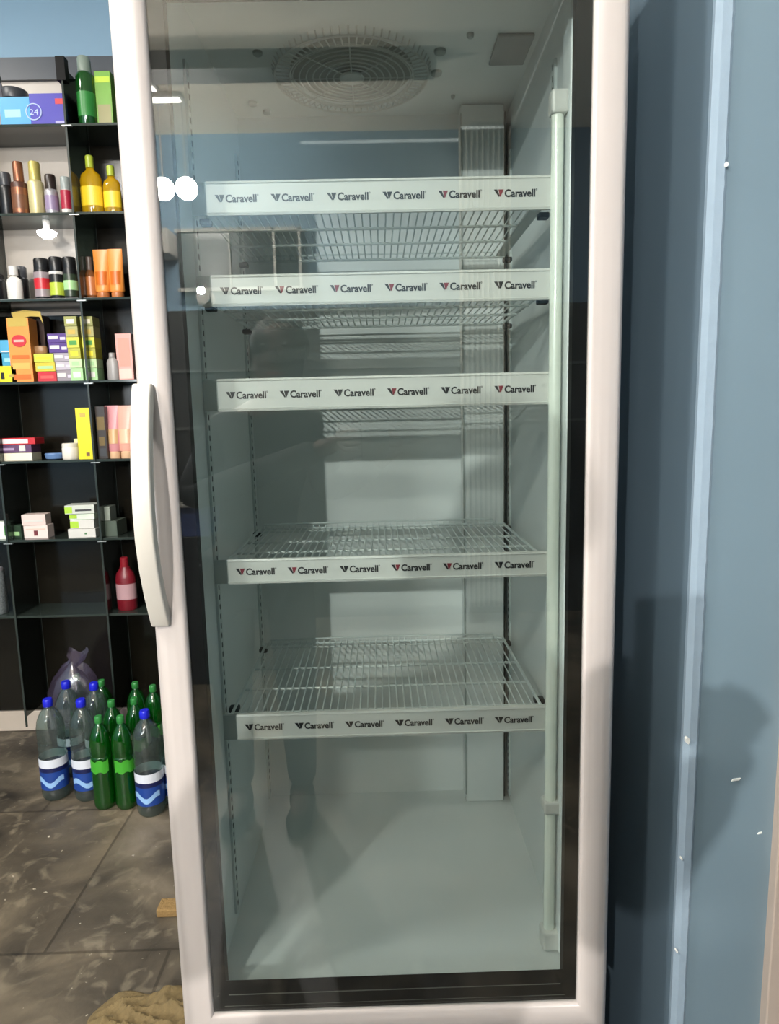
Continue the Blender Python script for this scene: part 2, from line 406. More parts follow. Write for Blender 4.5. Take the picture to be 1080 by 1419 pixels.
# ------------------------------------------------------------------ shop display shelving on the back wall
SYF, SYB = 1.61, 1.785
SZ = [2.268, 1.980, 1.692, 1.405, 1.121, .829, .538]
ds = thing('display_shelving', 'black-backed wall display with dark glass shelves, left behind the fridge', 'shelving', (-1.4, SYB, 0))
def dpart(mb, name, m, par=None, **k):
    o = mb.build(name, m, par or ds, **k)
    if par is None: o.location = (1.4, -SYB, 0)
    return o
DX0, DX1 = -2.7, -.25
dpart(MB().box(DX0, DX1, SYB, FLY1-.001, .09, 1.66), 'back_board', BOARD)
dpart(MB().box(-1.0435, DX1, SYB, FLY1-.001, 1.66, 2.482), 'dark_back_board', BOARD)
dpart(MB().box(DX0, -1.0435, SYB, FLY1-.001, 1.66, 2.482), 'pale_back_board', mat('pale_back_board_paint', '#b3aba2', .35, var=.06, scale=6))
dpart(MB().box(DX0, DX1, SYB-.015, FLY1-.001, 2.482, 2.557), 'top_board', mat('charcoal_header', '#3a4048', .4))
for z in SZ:
    dpart(MB().box(DX0, DX1, SYF, SYB, z-.009, z), 'glass_shelf', SHELFG, bevel=.001)
for x in (-1.72, -1.389, -1.0435, -.70):
    dpart(MB().box(x-.003, x+.003, SYF-.004, SYB, .09 if x < -1.5 else .14, 2.45), 'glass_divider', DIVG)
    dpart(MB().box(x-.0035, x+.0035, SYF-.008, SYF-.004, .10, 2.45), 'divider_edge', mat('green_glass_edge', '#2b322f', .2))
    dpart(MB().box(x-.0035, x+.0035, SYB-.004, SYB-.0005, .10, 2.45), 'divider_edge', mat('pale_glass_edge', '#565e5a', .2))
    for z in SZ[:-1]:
        dpart(MB().box(x-.012, x+.020, SYF-.012, SYF-.001, z-.013, z-.010), 'shelf_clip', ALU)
dpart(MB().box(-1.06, -1.03, SYF-.01, SYF+.02, 2.40, 2.475), 'post_cap', BLACK)

# ---- goods helpers
def mk(name, col, rough=.35, **k): return mat(name, col, rough, **k)
def base_at(px, z, y):      # x where photograph column px meets the shelf surface z at depth y
    lo, hi = 0, 1419
    for _ in range(40):
        m = (lo+hi)/2
        if at(px, m, y).z > z: lo = m
        else: hi = m
    return at(px, lo, y).x
def span(pl, pr, ptop, z, y):
    x0, x1 = base_at(pl, z, y), base_at(pr, z, y)
    return (x0+x1)/2, abs(x1-x0), at((pl+pr)/2, ptop, y).z-z
def can(pl, pr, ptop, shelf, name, label, cat, body, cap, capfrac=.24, band=None, bandcol=None, y=None, shoulder=.86, band2=None, group=None, dy=.05):
    z = SZ[shelf]; y = y or SYF+dy; cx, w, h = span(pl, pr, ptop, z, y); r = w/2
    t = thing(name, label, cat, (cx, y, z+.0003), 0, group); hc = h*(1-capfrac)
    MB().lathe([(r*.92, 0), (r, .004), (r, hc*.90), (r*.96, hc*.95), (r*shoulder, hc)], n=22).build('body', body, t, smooth=True)
    MB().lathe([(r*shoulder*.98, hc), (r*shoulder, hc+.002), (r*shoulder*.97, h*.97), (r*shoulder*.86, h)], n=20).build('cap', cap, t, smooth=True)
    if band: MB().lathe([(r*1.012, hc*band[0]), (r*1.012, hc*band[1])], n=22, cap=False).build('label_band', bandcol, t, smooth=True)
    if band2: MB().lathe([(r*1.02, hc*band2[0]), (r*1.02, hc*band2[1])], n=22, cap=False).build('label_patch', band2[2], t, smooth=True)
    return t
def flask(pl, pr, ptop, shelf, name, label, cat, body, cap, neck=.3, capfrac=.2, band=None, bandcol=None, flat=.6, dy=.06, group=None, z=None, capr=.5):
    z = SZ[shelf] if z is None else z; y = SYF+dy; cx, w, h = span(pl, pr, ptop, z, y); r = w/2
    t = thing(name, label, cat, (cx, y, z+.0003), 0, group); hb = h*(1-capfrac)
    MB().lathe([(r*.9, 0), (r, .005), (r*1.0, hb*.4), (r, hb*.74), (r*.86, hb*.86), (r*neck*1.1, hb*.95), (r*neck, hb)], n=24, sy=flat).build('body', body, t, smooth=True)
    MB().lathe([(r*capr, hb-.001), (r*capr*1.02, hb+.003), (r*capr, h*.985), (r*capr*.8, h)], n=18).build('cap', cap, t, smooth=True)
    if band: MB().lathe([(r*1.01, hb*band[0]), (r*1.01, hb*band[1])], n=24, sy=flat*1.02, cap=False).build('label_band', bandcol, t, smooth=True)
    return t
def carton(pl, pr, ptop, pbot, shelf, name, label, cat, m, depth=.06, dy=.03, rot=0, panels=(), group=None, lift=None, above=None):
    """printed box; panels = [(x0,x1,z0,z1 as fractions, material)] raised on its front face"""
    y = SYF+dy; z = SZ[shelf]
    x0, x1 = base_at(pl, z, y), base_at(pr, z, y); cx = (x0+x1)/2; w = x1-x0
    zb = above if above is not None else (z if pbot is None else at((pl+pr)/2, pbot, y).z)
    h = at((pl+pr)/2, ptop, y).z-zb
    t = thing(name, label, cat, (cx, y, zb+.0002), rot, group)
    MB().box(-w/2, w/2, 0, depth, 0, h-.0004).build('carton_body', m, t, bevel=.0008)
    for i, (a, b2, c, d, mm) in enumerate(panels):
        MB().box(-w/2+w*a, -w/2+w*b2, -.0006, .001, h*c, h*d).build('printed_panel', mm, t)
    return t, zb+h
P = lambda n, c, **k: mk('print_'+n, c, **k)
wh = P('white', '#cfccc6'); blk = P('black', '#121214', ); yel = P('yellow', '#e6d51c'); gold = P('gold', '#b59a48', metal=.3)
redp = P('red', '#b9202c'); pur = P('purple', '#4a2a78'); lblue = P('light_blue', '#3f93cf'); vio = P('violet', '#30289a'); grn = P('green', '#3f8a34')
lgrn = P('pale_green', '#9fc98e'); orange = P('orange', '#dd8a3c'); dorange = P('deep_orange', '#c46318'); pink = P('pink', '#d9998f'); lpink = P('pale_pink', '#e9bcae')
cream = P('cream', '#e4dcc6'); copper = P('copper', '#8a5a42', metal=.6); dgrey = P('dark_grey', '#37383c'); silver = P('silver', '#a9a6ac', metal=.5)
# shelf 0
can(-6, 9, 104, 0, 'jar', 'silver-grey jar at the photo edge, left of the light blue carton', 'jar', silver, dgrey, .15)
c1, z1 = carton(0, 44, 134, None, 0, 'tissue_box', 'light blue carton on the top shop shelf, left of the violet carton', 'box', lblue, .09, .035, 0, [(.2, .7, .35, .6, P('sky', '#8fc3e6')), (.02, .35, .02, .08, wh)])
c2, z2 = carton(44, 96, 129, None, 0, 'tissue_box', 'violet-blue carton with a round white emblem and a red corner, on the top shop shelf', 'box', vio, .09, .035, 0, [(.68, .98, .68, .84, redp), (.65, .95, .08, .2, P('lilac', '#9a96d8'))])
ring = MB(); r0 = .026
ring.tube([(r0*math.cos(2*PI*i/30), -.001, .052+r0*math.sin(2*PI*i/30)) for i in range(30)], .0022, 5, True); ring.build('round_emblem', P('ring', '#aebde6'), c2).location = (-.052, 0, 0)
text_mesh('emblem_digits', '24', .026, P('ring', '#aebde6'), c2, (-.067, -.0008, .043), width=.03)
MB().lathe([(.03, 0), (.042, .004), (.046, .032), (.044, .036)], n=22).build('bowl', dgrey, None, smooth=True, loc=(base_at(25, SZ[0], SYF+.08), SYF+.08, z1+.0005))
tag(bpy.data.objects['bowl'], 'small dark bowl standing on top of the light blue carton', 'bowl')
gp = clear_mat('green_plastic', '#2f7a35', gloss=.05, rough=.08, body=.45, bodycol='#2c8a35')
can(111, 136, 80, 0, 'shampoo_bottle', 'dark green bottle on the top shop shelf, right of the glass divider', 'bottle', gp, P('clear_grey_cap', '#7d8a80'), .22, (.18, .62), P('green_label', '#2b7a35'), shoulder=.72)
carton(136, 158, 98, None, 0, 'pouch', 'yellow-green pack beside the green bottle on the top shop shelf', 'pack', P('leaf_green', '#6ea03a'), .05, .05, 0, [(.1, .9, .1, .42, P('photo_print', '#8f8a5a')), (.05, .95, .8, .9, P('lime', '#b5cf3a'))])
# shelf 1
can(-14, 3, 247, 1, 'spray_can', 'dark spray can cut by the left photo edge, second shop shelf', 'can', blk, blk)
can(3, 21, 240, 1, 'spray_can', 'plain black spray can left of the copper one', 'can', blk, dgrey, .3)
can(20, 42, 225, 1, 'spray_can', 'copper-brown spray can with a tall copper cap', 'can', P('brown', '#4a2a20'), copper, .36, (.08, .8), copper, shoulder=.62, band2=(.2, .6, P('brown_print', '#6d4630')))
can(43, 64, 225, 1, 'spray_can', 'cream-gold spray can, between the copper can and the silver one', 'can', P('champagne', '#c7bb8a', metal=.3), P('champagne_cap', '#b4a65e', metal=.3), .34, shoulder=.74)
can(65, 83, 243, 1, 'spray_can', 'silver-purple spray can with a black-brown cap', 'can', silver, P('espresso', '#241815'), .36, (.2, .75), P('mauve', '#8a7a98'), shoulder=.82)
can(87, 102, 246, 1, 'roll_on', 'small red-labelled stick with a grey cap beside the divider', 'stick', wh, P('cap_grey', '#8d9492'), .34, (.25, .98), P('crimson', '#9c2038'), shoulder=.9)
oil = clear_mat('yellow_oil', '#e6c020', gloss=.04, rough=.05, body=.75, bodycol='#f0c418')
flask(115, 145, 216, 1, 'oil_bottle', 'larger yellow bottle with a green cap, second shop shelf', 'bottle', oil, P('lime_cap', '#a7b53a'), .36, .2, (.2, .6), P('yellow_label', '#eac42a'), capr=.36)
flask(146, 170, 230, 1, 'oil_bottle', 'smaller yellow bottle with a green cap beside the fridge door', 'bottle', oil, P('lime_cap', '#a7b53a'), .36, .2, (.2, .6), P('yellow_label', '#eac42a'), capr=.42)
# shelf 2
can(-14, 10, 380, 2, 'jar', 'black jar cut by the left photo edge, third shop shelf', 'jar', blk, blk, .2)
can(24, 42, 370, 2, 'bottle', 'black bottle behind the white one, third shop shelf', 'bottle', blk, dgrey, .3, dy=.10)
flask(12, 33, 369, 2, 'lotion_bottle', 'white bottle with a round white cap, third shop shelf', 'bottle', wh, wh, .4, .26, flat=.7, capr=.55)
can(51, 73, 359, 2, 'deodorant_can', 'black can with a red and white print, third shop shelf', 'can', blk, blk, .26, (.1, .9), P('smoke_print', '#8c8084'), shoulder=.94, band2=(.35, .7, redp))
can(72, 92, 357, 2, 'deodorant_can', 'black can with a white band and yellow-green print, middle of three', 'can', blk, blk, .33, (.88, .98), wh, shoulder=.94, band2=(.15, .6, P('acid', '#a8b83a')))
can(91, 110, 357, 2, 'deodorant_can', 'black can with a pale green stripe, against the divider', 'can', blk, blk, .26, (.1, .8), P('moss', '#2d3a2a'), shoulder=.94, band2=(.3, .6, lgrn))
amber = clear_mat('amber_plastic', '#b8683a', gloss=.05, rough=.1, body=.6, bodycol='#c2743a')
flask(119, 137, 356, 2, 'amber_bottle', 'amber bottle with a dim clear cap, right of the divider', 'bottle', amber, P('smoky_cap', '#5c4c44'), .5, .3, (.15, .75), P('amber_label', '#b36a35'), flat=.8, capr=.5)
def squeeze(pl, pr, ptop, shelf, label, m1, m2, m3, dy=.05, group=None):
    z = SZ[shelf]; y = SYF+dy; cx, w, h = span(pl, pr, ptop, z, y); r = w/2
    t = thing('squeeze_tube', label, 'tube', (cx, y, z+.0003), 0, group)
    MB().lathe([(r*.78, 0), (r*.82, .002), (r*.82, .022), (r*.7, .025)], n=18).build('cap', m3, t, smooth=True)
    o = MB(); n = 20; secs = [(.025, r*.9, r*.7), (.03, r, r*.75), (h*.5, r*1.0, r*.55), (h*.9, r*1.02, r*.12), (h, r*1.02, .0015)]
    for zz, a, b2 in secs:
        for k in range(n): q = 2*PI*k/n; o.v.append((a*math.cos(q), b2*math.sin(q), zz))
    for i in range(len(secs)-1):
        for k in range(n): k2 = (k+1) % n; o.f.append((i*n+k, i*n+k2, (i+1)*n+k2, (i+1)*n+k))
    o.f += [tuple(range(n))[::-1], tuple(range((len(secs)-1)*n, len(secs)*n))]
    o.build('tube_body', m1, t, smooth=True)
    o = MB()
    for zz, a, b2 in [(h*.28, r*.86, r*.69), (h*.55, r*.86, r*.53)]:
        for k in range(9): q = PI+.5+(PI-1)*k/8; o.v.append((a*1.02*math.cos(q), b2*1.08*math.sin(q)-.001, zz))
    for k in range(8): o.f.append((k, k+1, 9+k+1, 9+k))
    o.build('printed_panel', m2, t, smooth=True)
    return t
squeeze(134, 155, 346, 2, 'orange tube standing left of its twin, third shop shelf', orange, dorange, P('rust_cap', '#b06a38'))
squeeze(154, 174, 345, 2, 'orange tube touching the fridge door edge, third shop shelf', orange, dorange, P('rust_cap', '#b06a38'))
# shelf 3
t_, z_ = carton(0, 24, 507, None, 3, 'soap_box', 'bright yellow carton low at the left photo edge, fourth shop shelf', 'box', yel, .06, .02, 0, [(.1, .3, .2, .6, blk), (.55, .85, .3, .5, gold)])
t_, z2_ = carton(6, 23, 489, None, 3, 'small_carton', 'lower blue carton on top of the yellow one', 'box', P('teal_blue', '#3b8fb0'), .05, .025, 0, [(.2, .8, .3, .6, P('pale_blue', '#8cc3d8'))], above=z_+.0006)
carton(4, 22, 471, None, 3, 'small_carton', 'upper blue carton of the pair left of the orange box', 'box', P('sea_blue', '#4a9ac0'), .05, .025, 0, [(.1, .9, .05, .15, wh)], above=z2_+.0006)
carton(-20, 3, 446, None, 3, 'carton', 'dark purple carton at the left photo edge behind the blue cartons', 'box', P('aubergine', '#2b1830'), .05, .09)
t_, z_ = carton(17, 47, 440, None, 3, 'tall_box', 'tall orange and gold box with a red oval emblem', 'box', orange, .06, .02, 0, [(.06, .94, .86, 1, gold), (.1, .9, .04, .12, dorange), (.1, .9, .2, .3, P('amber_print', '#e2a552')), (.1, .9, .36, .42, dorange)])
ov = MB(); ov.prism([(.026*math.cos(2*PI*i/28), .021*math.sin(2*PI*i/28)) for i in range(28)], 'y', -.002, .0005); ov.build('oval_emblem', redp, t_).location = (0, 0, .145)
MB().box(-.018, .018, -.0025, -.0018, .141, .149).build('emblem_lettering', P('pale_red', '#e8a49a'), t_)
fl = MB(); fl.prism([(-.033, 0), (-.040, .022), (.005, .030), (.065, .024), (.072, -.02), (.06, .006), (.03, .008)], 'y', -.001, .0008); fl.build('open_flap', gold, t_).location = (.006, .03, z_-SZ[3])
carton(46, 68, 437, None, 3, 'brown_carton', 'dark brown carton standing behind the tall orange box', 'box', P('cocoa', '#33201a'), .05, .10)
MB().lathe([(.020, 0), (.026, .004), (.026, .026), (.02, .030)], n=20, sy=.5).build('compact', P('tan', '#8f6b48'), None, smooth=True, loc=(base_at(60, SZ[3], SYF+.055), SYF+.055, SZ[3]+.0725))
tag(bpy.data.objects['compact'], 'small tan round tin on the yellow-green cartons', 'tin')
t_, za = carton(53, 79, 515, None, 3, 'flat_carton', 'red flat carton at the bottom of the yellow stack', 'box', redp, .05, .02, 0, [(.15, .85, .3, .6, P('rose', '#d8504a'))])
t_, za = carton(51, 78, 502, None, 3, 'flat_carton', 'olive-yellow flat carton in the middle of the stack, on the red one', 'box', P('olive', '#c0b030'), .05, .02, 0, [(.1, .9, .3, .6, lgrn)], above=za+.0006)
t_, za = carton(50, 77, 490, None, 3, 'flat_carton', 'lime flat carton on the top of the stack beside the orange box', 'box', P('lime2', '#b9c23c'), .05, .02, 0, [(.1, .9, .3, .6, yel)], above=za+.0006)
bpy.data.objects['compact'].location.z = za+.001
zz = None
stackdef = [(79, 105, 513, P('mottled_grey', '#8a8088'), 'mottled grey flat carton at the bottom of the stack by the divider'),
            (78, 104, 501, P('lilac_grey', '#b1a8b4'), 'lilac-grey flat carton, second in the stack by the divider'),
            (77, 103, 489, P('ash', '#9a929c'), 'ash grey flat carton, third in the stack by the divider'),
            (72, 101, 475, pur, 'purple flat carton with white print, under its twin'),
            (71, 100, 462, pur, 'purple flat carton with white print, topmost of the stack')]
for (a, b2, tp, m_, lb) in stackdef:
    t_, zz = carton(a, b2, tp, None, 3, 'flat_carton', lb, 'box', m_, .05, .025, 0, [(.05, .5, .4, .75, wh), (.6, .85, .3, .6, P('wash', '#c8bfd0'))], above=(zz+.0006 if zz else None))
for (a, b2, lb, q) in ((99, 116, 'left', [0, 0, 0, 0, 0, 0]), (119, 136, 'right', [0]*6)):
    zz = None; cols = [lgrn, P('mint', '#b9d3a0'), P('olive3', '#a8a52e'), P('citron', '#c9c638'), P('khaki', '#9f9a5e'), P('sage', '#8f8f4c')]
    nm = ['pale green', 'mint', 'olive', 'citron', 'khaki', 'sage']
    for k in range(6):
        sh = -.6*k if lb == 'left' else -.2*k
        t_, zz = carton(a+sh, b2+sh, [510, 497, 482, 467, 452, 438][k], None, 3, 'sachet_pack', nm[k]+' sachet pack, '+['lowest', 'second', 'third', 'fourth', 'fifth', 'topmost'][k]+' of the stack '+lb+' of the divider', 'pack', cols[k], .06, .02, 0, [(.2, .8, .25, .7, [wh, lgrn, yel, grn, gold, cream][k])], above=(zz+.0006 if zz else None))
flask(150, 166, 489, 3, 'dim_white_bottle', 'dim white bottle in front of the pink box by the fridge door', 'bottle', P('dim_white', '#9a9694'), P('dim_white', '#9a9694'), .5, .15, flat=.6, capr=.5)
carton(164, 186, 462, None, 3, 'pink_box', 'upright pink box touching the fridge door, fourth shop shelf', 'box', pink, .04, .06, 0, [(.15, .85, .3, .9, P('coral', '#d88a78')), (.1, .9, .04, .25, lpink)])
# shelf 4
t_, za = carton(-14, 45, 628, None, 4, 'flat_carton', 'cream flat box at the bottom of the stack, fifth shop shelf', 'box', cream, .07, .025)
t_, za = carton(-14, 45, 616.5, None, 4, 'flat_carton', 'plum flat box with a white square, between the cream and red boxes', 'box', P('plum', '#5a3b5e'), .07, .025, 0, [(.72, .86, .2, .9, wh), (.1, .6, .3, .6, P('lavender', '#a58fae'))], above=za+.0006)
carton(-14, 51, 607, None, 4, 'flat_carton', 'red flat box with a white band, topmost of its stack', 'box', redp, .07, .025, 0, [(.3, .85, .15, .8, P('cool_white', '#e3dadc'))], above=za+.0006)
MB().lathe([(.018, 0), (.030, .004), (.034, .020), (.031, .024)], n=22, sy=.8).build('cream_tin', P('denim', '#5d7ba6'), None, smooth=True, loc=(base_at(76, SZ[4], SYF+.05), SYF+.05, SZ[4]+.0004))
tag(bpy.data.objects['cream_tin'], 'small blue tin left of the white jar', 'tin')
can(88, 111, 614, 4, 'cream_jar', 'short white jar left of the tall yellow box', 'jar', P('milk', '#ddd6ca'), P('milk', '#ddd6ca'), .22, shoulder=.98)
can(104, 114, 608, 4, 'small_jar', 'small ivory bottle behind the white jar', 'jar', cream, P('ivory', '#d8cf9a'), .3, dy=.10)
carton(110, 129, 565, None, 4, 'tall_box', 'tall plain yellow box standing at the divider', 'box', P('pure_yellow', '#d9cc14'), .04, .02, .02, [(.55, .8, .06, .13, P('brown_print', '#6d4630')), (.3, .7, .82, .9, gold)])
carton(137, 150, 563, None, 4, 'dark_tall_box', 'tall black and gold box right of the yellow box', 'box', P('coffee', '#2c2420'), .04, .02, 0, [(.1, .9, .55, .8, P('bronze', '#6d5a34', metal=.4)), (.2, .8, .25, .42, P('bronze', '#6d5a34', metal=.4)), (.15, .85, .05, .2, dgrey)])
squeeze(151, 170, 562, 4, 'rose pink tube with a gold lower half, right of the black and gold box', P('rose_pink', '#c9868a'), P('peach_gold', '#c9a274'), P('peach_cap', '#d8b08c'))
squeeze(167, 189, 562, 4, 'salmon pink tube nearest the fridge handle', P('salmon', '#dfa08e'), P('peach', '#e2b596'), P('peach_cap', '#d8b08c'))
# shelf 5
carton(-8, 17, 724, None, 5, 'small_pack', 'white and green pack cut by the left photo edge, sixth shop shelf', 'pack', P('pale_mint', '#dfe8dc'), .05, .03, .1, [(.6, .95, .2, .8, grn)])
carton(17, 31, 728, None, 5, 'small_pack', 'dark green pack left of the pink cartons', 'pack', P('forest', '#2c3f30'), .04, .04, -.15, [(.2, .8, .2, .5, lgrn)])
t_, za = carton(34, 67, 728, None, 5, 'small_carton', 'lower pale pink carton with a dark mark, sixth shop shelf', 'box', P('blush', '#e3cfc8'), .05, .03, 0, [(.42, .58, .2, .6, P('maroon', '#6a2f34')), (.1, .9, .65, .75, lpink)])
carton(33, 65, 713, None, 5, 'small_carton', 'upper pale pink carton lying slightly turned on its twin', 'box', P('blush2', '#d9c4bd'), .05, .03, .06, [(.1, .9, .3, .5, wh)], above=za+.0006)
t_, za = carton(95, 133, 733, None, 5, 'medicine_carton', 'white carton at the bottom of the white-green stack', 'box', wh, .08, .02, 0, [(.6, .68, .35, .55, P('print_grn', '#4a7a4c'))])
t_, za = carton(99, 132, 720, None, 5, 'medicine_carton', 'white and lime carton, second in the white-green stack', 'box', wh, .08, .025, 0, [(0, .35, .1, .8, P('lime3', '#a6cc3c'))], above=za+.0006)
t_, za = carton(99, 133, 712, None, 5, 'medicine_carton', 'mint white carton, third in the white-green stack', 'box', P('mintwhite', '#d3dfcc'), .08, .025, .03, [(0, .3, .2, .9, P('lime3', '#a6cc3c'))], above=za+.0006)
carton(94, 133, 700, None, 5, 'medicine_carton', 'top carton of the white-green stack, turned askew with a lime end', 'box', P('silver_white', '#c4c8bf'), .08, .02, .12, [(0, .25, .1, .8, P('lime3', '#a6cc3c')), (.35, .9, .3, .5, dgrey)], above=za+.0006)
t_, za = carton(144, 163, 722, None, 5, 'dim_carton', 'dim grey-green carton behind the divider glass', 'box', P('slate_green', '#4c574c'), .10, .03, .0)
carton(144, 155, 702, None, 5, 'dim_carton', 'small pale carton on top of the dim grey-green one', 'box', P('pale_slate', '#8b9388'), .06, .035, 0, above=za+.0006)
# shelf 6
can(-14, 11, 787, 6, 'patterned_can', 'silver patterned can cut by the left photo edge, lowest shop shelf', 'can', mat('mottled_silver', '#8f9698', .4, .4, var=.8, scale=160), silver, .06, shoulder=.95)
flask(164, 191, 772, 6, 'detergent_bottle', 'dark red bottle with a pink label on the lowest shop shelf', 'bottle', P('wine', '#6e1420'), P('wine_cap', '#821824'), .5, .18, (.26, .62), P('dim_pink', '#b08c90'), flat=.8, capr=.4)
# small shelf lamp bulb under the second shelf
lb_ = thing('shelf_bulb', 'small lit bulb hanging under the second shop shelf', 'lamp', (base_at(63, SZ[1], SYF+.06), SYF+.06, SZ[1]-.0095))
MB().lathe([(.010, -.030), (.012, -.002), (.012, 0)], n=16).build('bulb_socket', wh, lb_, smooth=True)
MB().lathe([(.012, -.062), (.030, -.050), (.033, -.040), (.012, -.030)], n=20).build('bulb_glass', mat('bulb_glow', '#ffffff', .4, emit=14), lb_, smooth=True)

# ------------------------------------------------------------------ bottles on the floor
pet = clear_mat('clear_pet', '#c9d6d2', gloss=.05, rough=.03, body=.10, bodycol='#b5c4c0')
gpet = clear_mat('green_pet', '#1f8a2c', gloss=.05, rough=.04, body=.28, bodycol='#149021')
bluecap = P('blue_cap', '#1b22c0'); gcap = P('green_cap', '#2f7a3a')
wl_white = P('label_white', '#d5d9e2'); wl_blue = P('label_blue', '#1c3f8a'); wl_navy = P('label_navy', '#141c4c')
protos = {}
def bottle_proto(kind):
    r, h = (.0440, .346) if kind == 'water' else (.0345, .312)
    t = thing('water_bottle' if kind == 'water' else 'soda_bottle', '', 'bottle')
    prof = [(r*.55, .004), (r*.80, 0), (r*.97, .010), (r, .022)]
    z = .03
    while z < h*.56:
        prof += [(r*.995, z), (r*.955 if kind == 'water' else r*.985, z+.008), (r*.995, z+.016)]; z += .022
    prof += [(r*.93, h*.58), (r*.99, h*.62), (r*1.0, h*.70), (r*.90, h*.79), (r*.62, h*.87), (r*.30, h*.915), (r*.27, h*.93)]
    MB().lathe(prof, n=26).build('bottle_body', pet if kind == 'water' else gpet, t, smooth=True)
    MB().lathe([(r*.33, h*.925), (r*.36, h*.93), (r*.36, h*.985), (r*.30, h)], n=16).build('bottle_cap', bluecap if kind == 'water' else gcap, t, smooth=True)
    if kind == 'water':
        MB().lathe([(r*1.01, h*.12), (r*1.015, h*.34)], n=26, cap=False).build('blue_label', wl_blue, t, smooth=True)
        MB().lathe([(r*1.02, h*.30), (r*1.02, h*.345)], n=26, cap=False).build('navy_band', wl_navy, t, smooth=True)
        MB().lathe([(r*1.02, h*.345), (r*1.02, h*.43)], n=26, cap=False).build('white_band', wl_white, t, smooth=True)
        w_ = MB()
        for i in range(13):
            a = PI*1.15+PI*.7*i/12; zc2 = h*(.2+.03*math.sin(i*.7))
            for dz in (-.009, .009): w_.v.append((r*1.03*math.cos(a), r*1.03*math.sin(a), zc2+dz))
        for i in range(12): w_.f.append((2*i, 2*i+1, 2*i+3, 2*i+2))
        w_.build('label_swash', P('label_sky', '#8fb6e0'), t, smooth=True)
    else:
        w_ = MB()
        for i in range(9):
            a = PI*1.2+PI*.6*i/8
            for zz_ in (h*.42, h*.55): w_.v.append((r*1.03*math.cos(a), r*1.03*math.sin(a), zz_+.004*math.sin(i*1.7)))
        for i in range(8): w_.f.append((2*i, 2*i+1, 2*i+3, 2*i+2))
        w_.build('label_print', P('lime_label', '#3f9a2c'), t, smooth=True)
    return t
def put(kind, px, py, label, rz=0, group=None):
    D = _F + CX*(px-540)/FPX + CU*(709.5-py)/FPX; p = CAM + D*(-H/D.z)
    if kind not in protos:
        r = bottle_proto(kind); protos[kind] = r
    else:
        s = protos[kind]; r = s.copy(); C.objects.link(r)
        for ch in s.children: c = ch.copy(); C.objects.link(c); c.parent = r
    r.location = (p.x, p.y, .0005); r.rotation_euler = (0, 0, rz); r['label'] = label
    r['group'] = group or ('water bottles on the floor' if kind == 'water' else 'green bottles on the floor')
    return r
put('water', 79, 1102, 'leftmost clear blue-capped bottle of the floor cluster, in the front row')
put('water', 124, 1103, 'clear blue-capped bottle in the front row, between the leftmost one and the green ones', .3)
put('water', 211, 1124, 'clear blue-capped bottle right of the green pair on the floor', -.1)
put('water', 247, 1110, 'clear bottle mostly hidden behind the fridge door edge', .4)
put('water', 103, 1070, 'clear blue-capped bottle in the second row, behind the leftmost one', .2)
put('water', 141, 1073, 'clear blue-capped bottle in the second row, right one of two', .5)
put('soda', 147, 1116, 'green bottle in the front row, left of the pair')
put('soda', 177, 1116, 'green bottle in the front row, right of the pair', .4)
put('soda', 164, 1088, 'green bottle behind the front green pair', .2)
put('soda', 195, 1084, 'green bottle behind and right of the front pair, against the clear one', .8)
put('soda', 116, 1042, 'green bottle inside the wrapped group at the back left', .2)
put('soda', 150, 1052, 'green bottle at the back, below the dark shelving', .1)
put('soda', 196, 1056, 'green bottle at the back right, behind the blue-capped one', .9)
put('soda', 220, 1062, 'green bottle at the back beside the fridge door edge', .7)
# purple-white plastic bag draped over the back bottles
pb = MB(); D = _F + CX*(108-540)/FPX + CU*(709.5-1046)/FPX; pc = CAM + D*(-H/D.z); random.seed(5)
nn_ = 22; secs = [(.0, .105), (.12, .108), (.24, .10), (.30, .075), (.335, .045), (.352, .02), (.375, .028), (.40, .038)]
for zz_, rr in secs:
    for k in range(nn_):
        a = 2*PI*k/nn_; q = rr*(1+.10*math.sin(5*a+zz_*20)+random.uniform(-.04, .04))
        pb.v.append((q*math.cos(a)+(.02 if zz_ > .36 else 0), q*.62*math.sin(a), zz_+(.012*math.sin(3*a) if zz_ > .3 else 0)))
for i in range(len(secs)-1):
    for k in range(nn_): k2 = (k+1) % nn_; pb.f.append((i*nn_+k, i*nn_+k2, (i+1)*nn_+k2, (i+1)*nn_+k))
o = pb.build('plastic_bag', clear_mat('bag_film', '#d9d3e2', gloss=.10, rough=.18, body=.16, bodycol='#a795b8'), None, smooth=True, loc=(pc.x, pc.y+.03, .001))
tag(o, 'knotted lilac see-through plastic bag at the back of the bottle cluster', 'bag')
# sponge and rag
D = _F + CX*(233-540)/FPX + CU*(709.5-1272)/FPX; ps = CAM + D*(-H/D.z)
o = MB().box(-.030, .045, -.0, .045, 0, .022).build('sponge', mat('sponge_foam', '#84693f', .9, var=.2, scale=200, bump=.4), None, bevel=.004, loc=(ps.x, ps.y, .0003)); tag(o, 'small tan sponge block on the floor against the fridge', 'sponge')
rg = MB(); random.seed(11); G = 60; D = _F + CX*(205-540)/FPX + CU*(709.5-1432)/FPX; pr_ = CAM + D*(-H/D.z)
def hgt(u, v):
    f = .020*(1-abs(math.sin(4*u+2.2*v+1.5*math.sin(3*v))))**1.5+.016*(1-abs(math.sin(6*v-3*u+1+math.sin(4*u))))**2+.008*(1-abs(math.sin(11*u-8*v)))**2
    e = max(0, 1-(abs(u)**2.4+abs(v)**2.4)); return .0015+ (f+.004)*.62*min(1, e*2.2)
for i in range(G+1):
    for j in range(G+1):
        u, v = -1+2*i/G, -1+2*j/G; k = 1+.12*math.sin(3*v+1)+.1*math.sin(4*u)
        rg.v.append((u*.115*k*(1-.12*v*v), v*.085*(1+.12*math.sin(5*u))*(1-.15*u*u), hgt(u, v)))
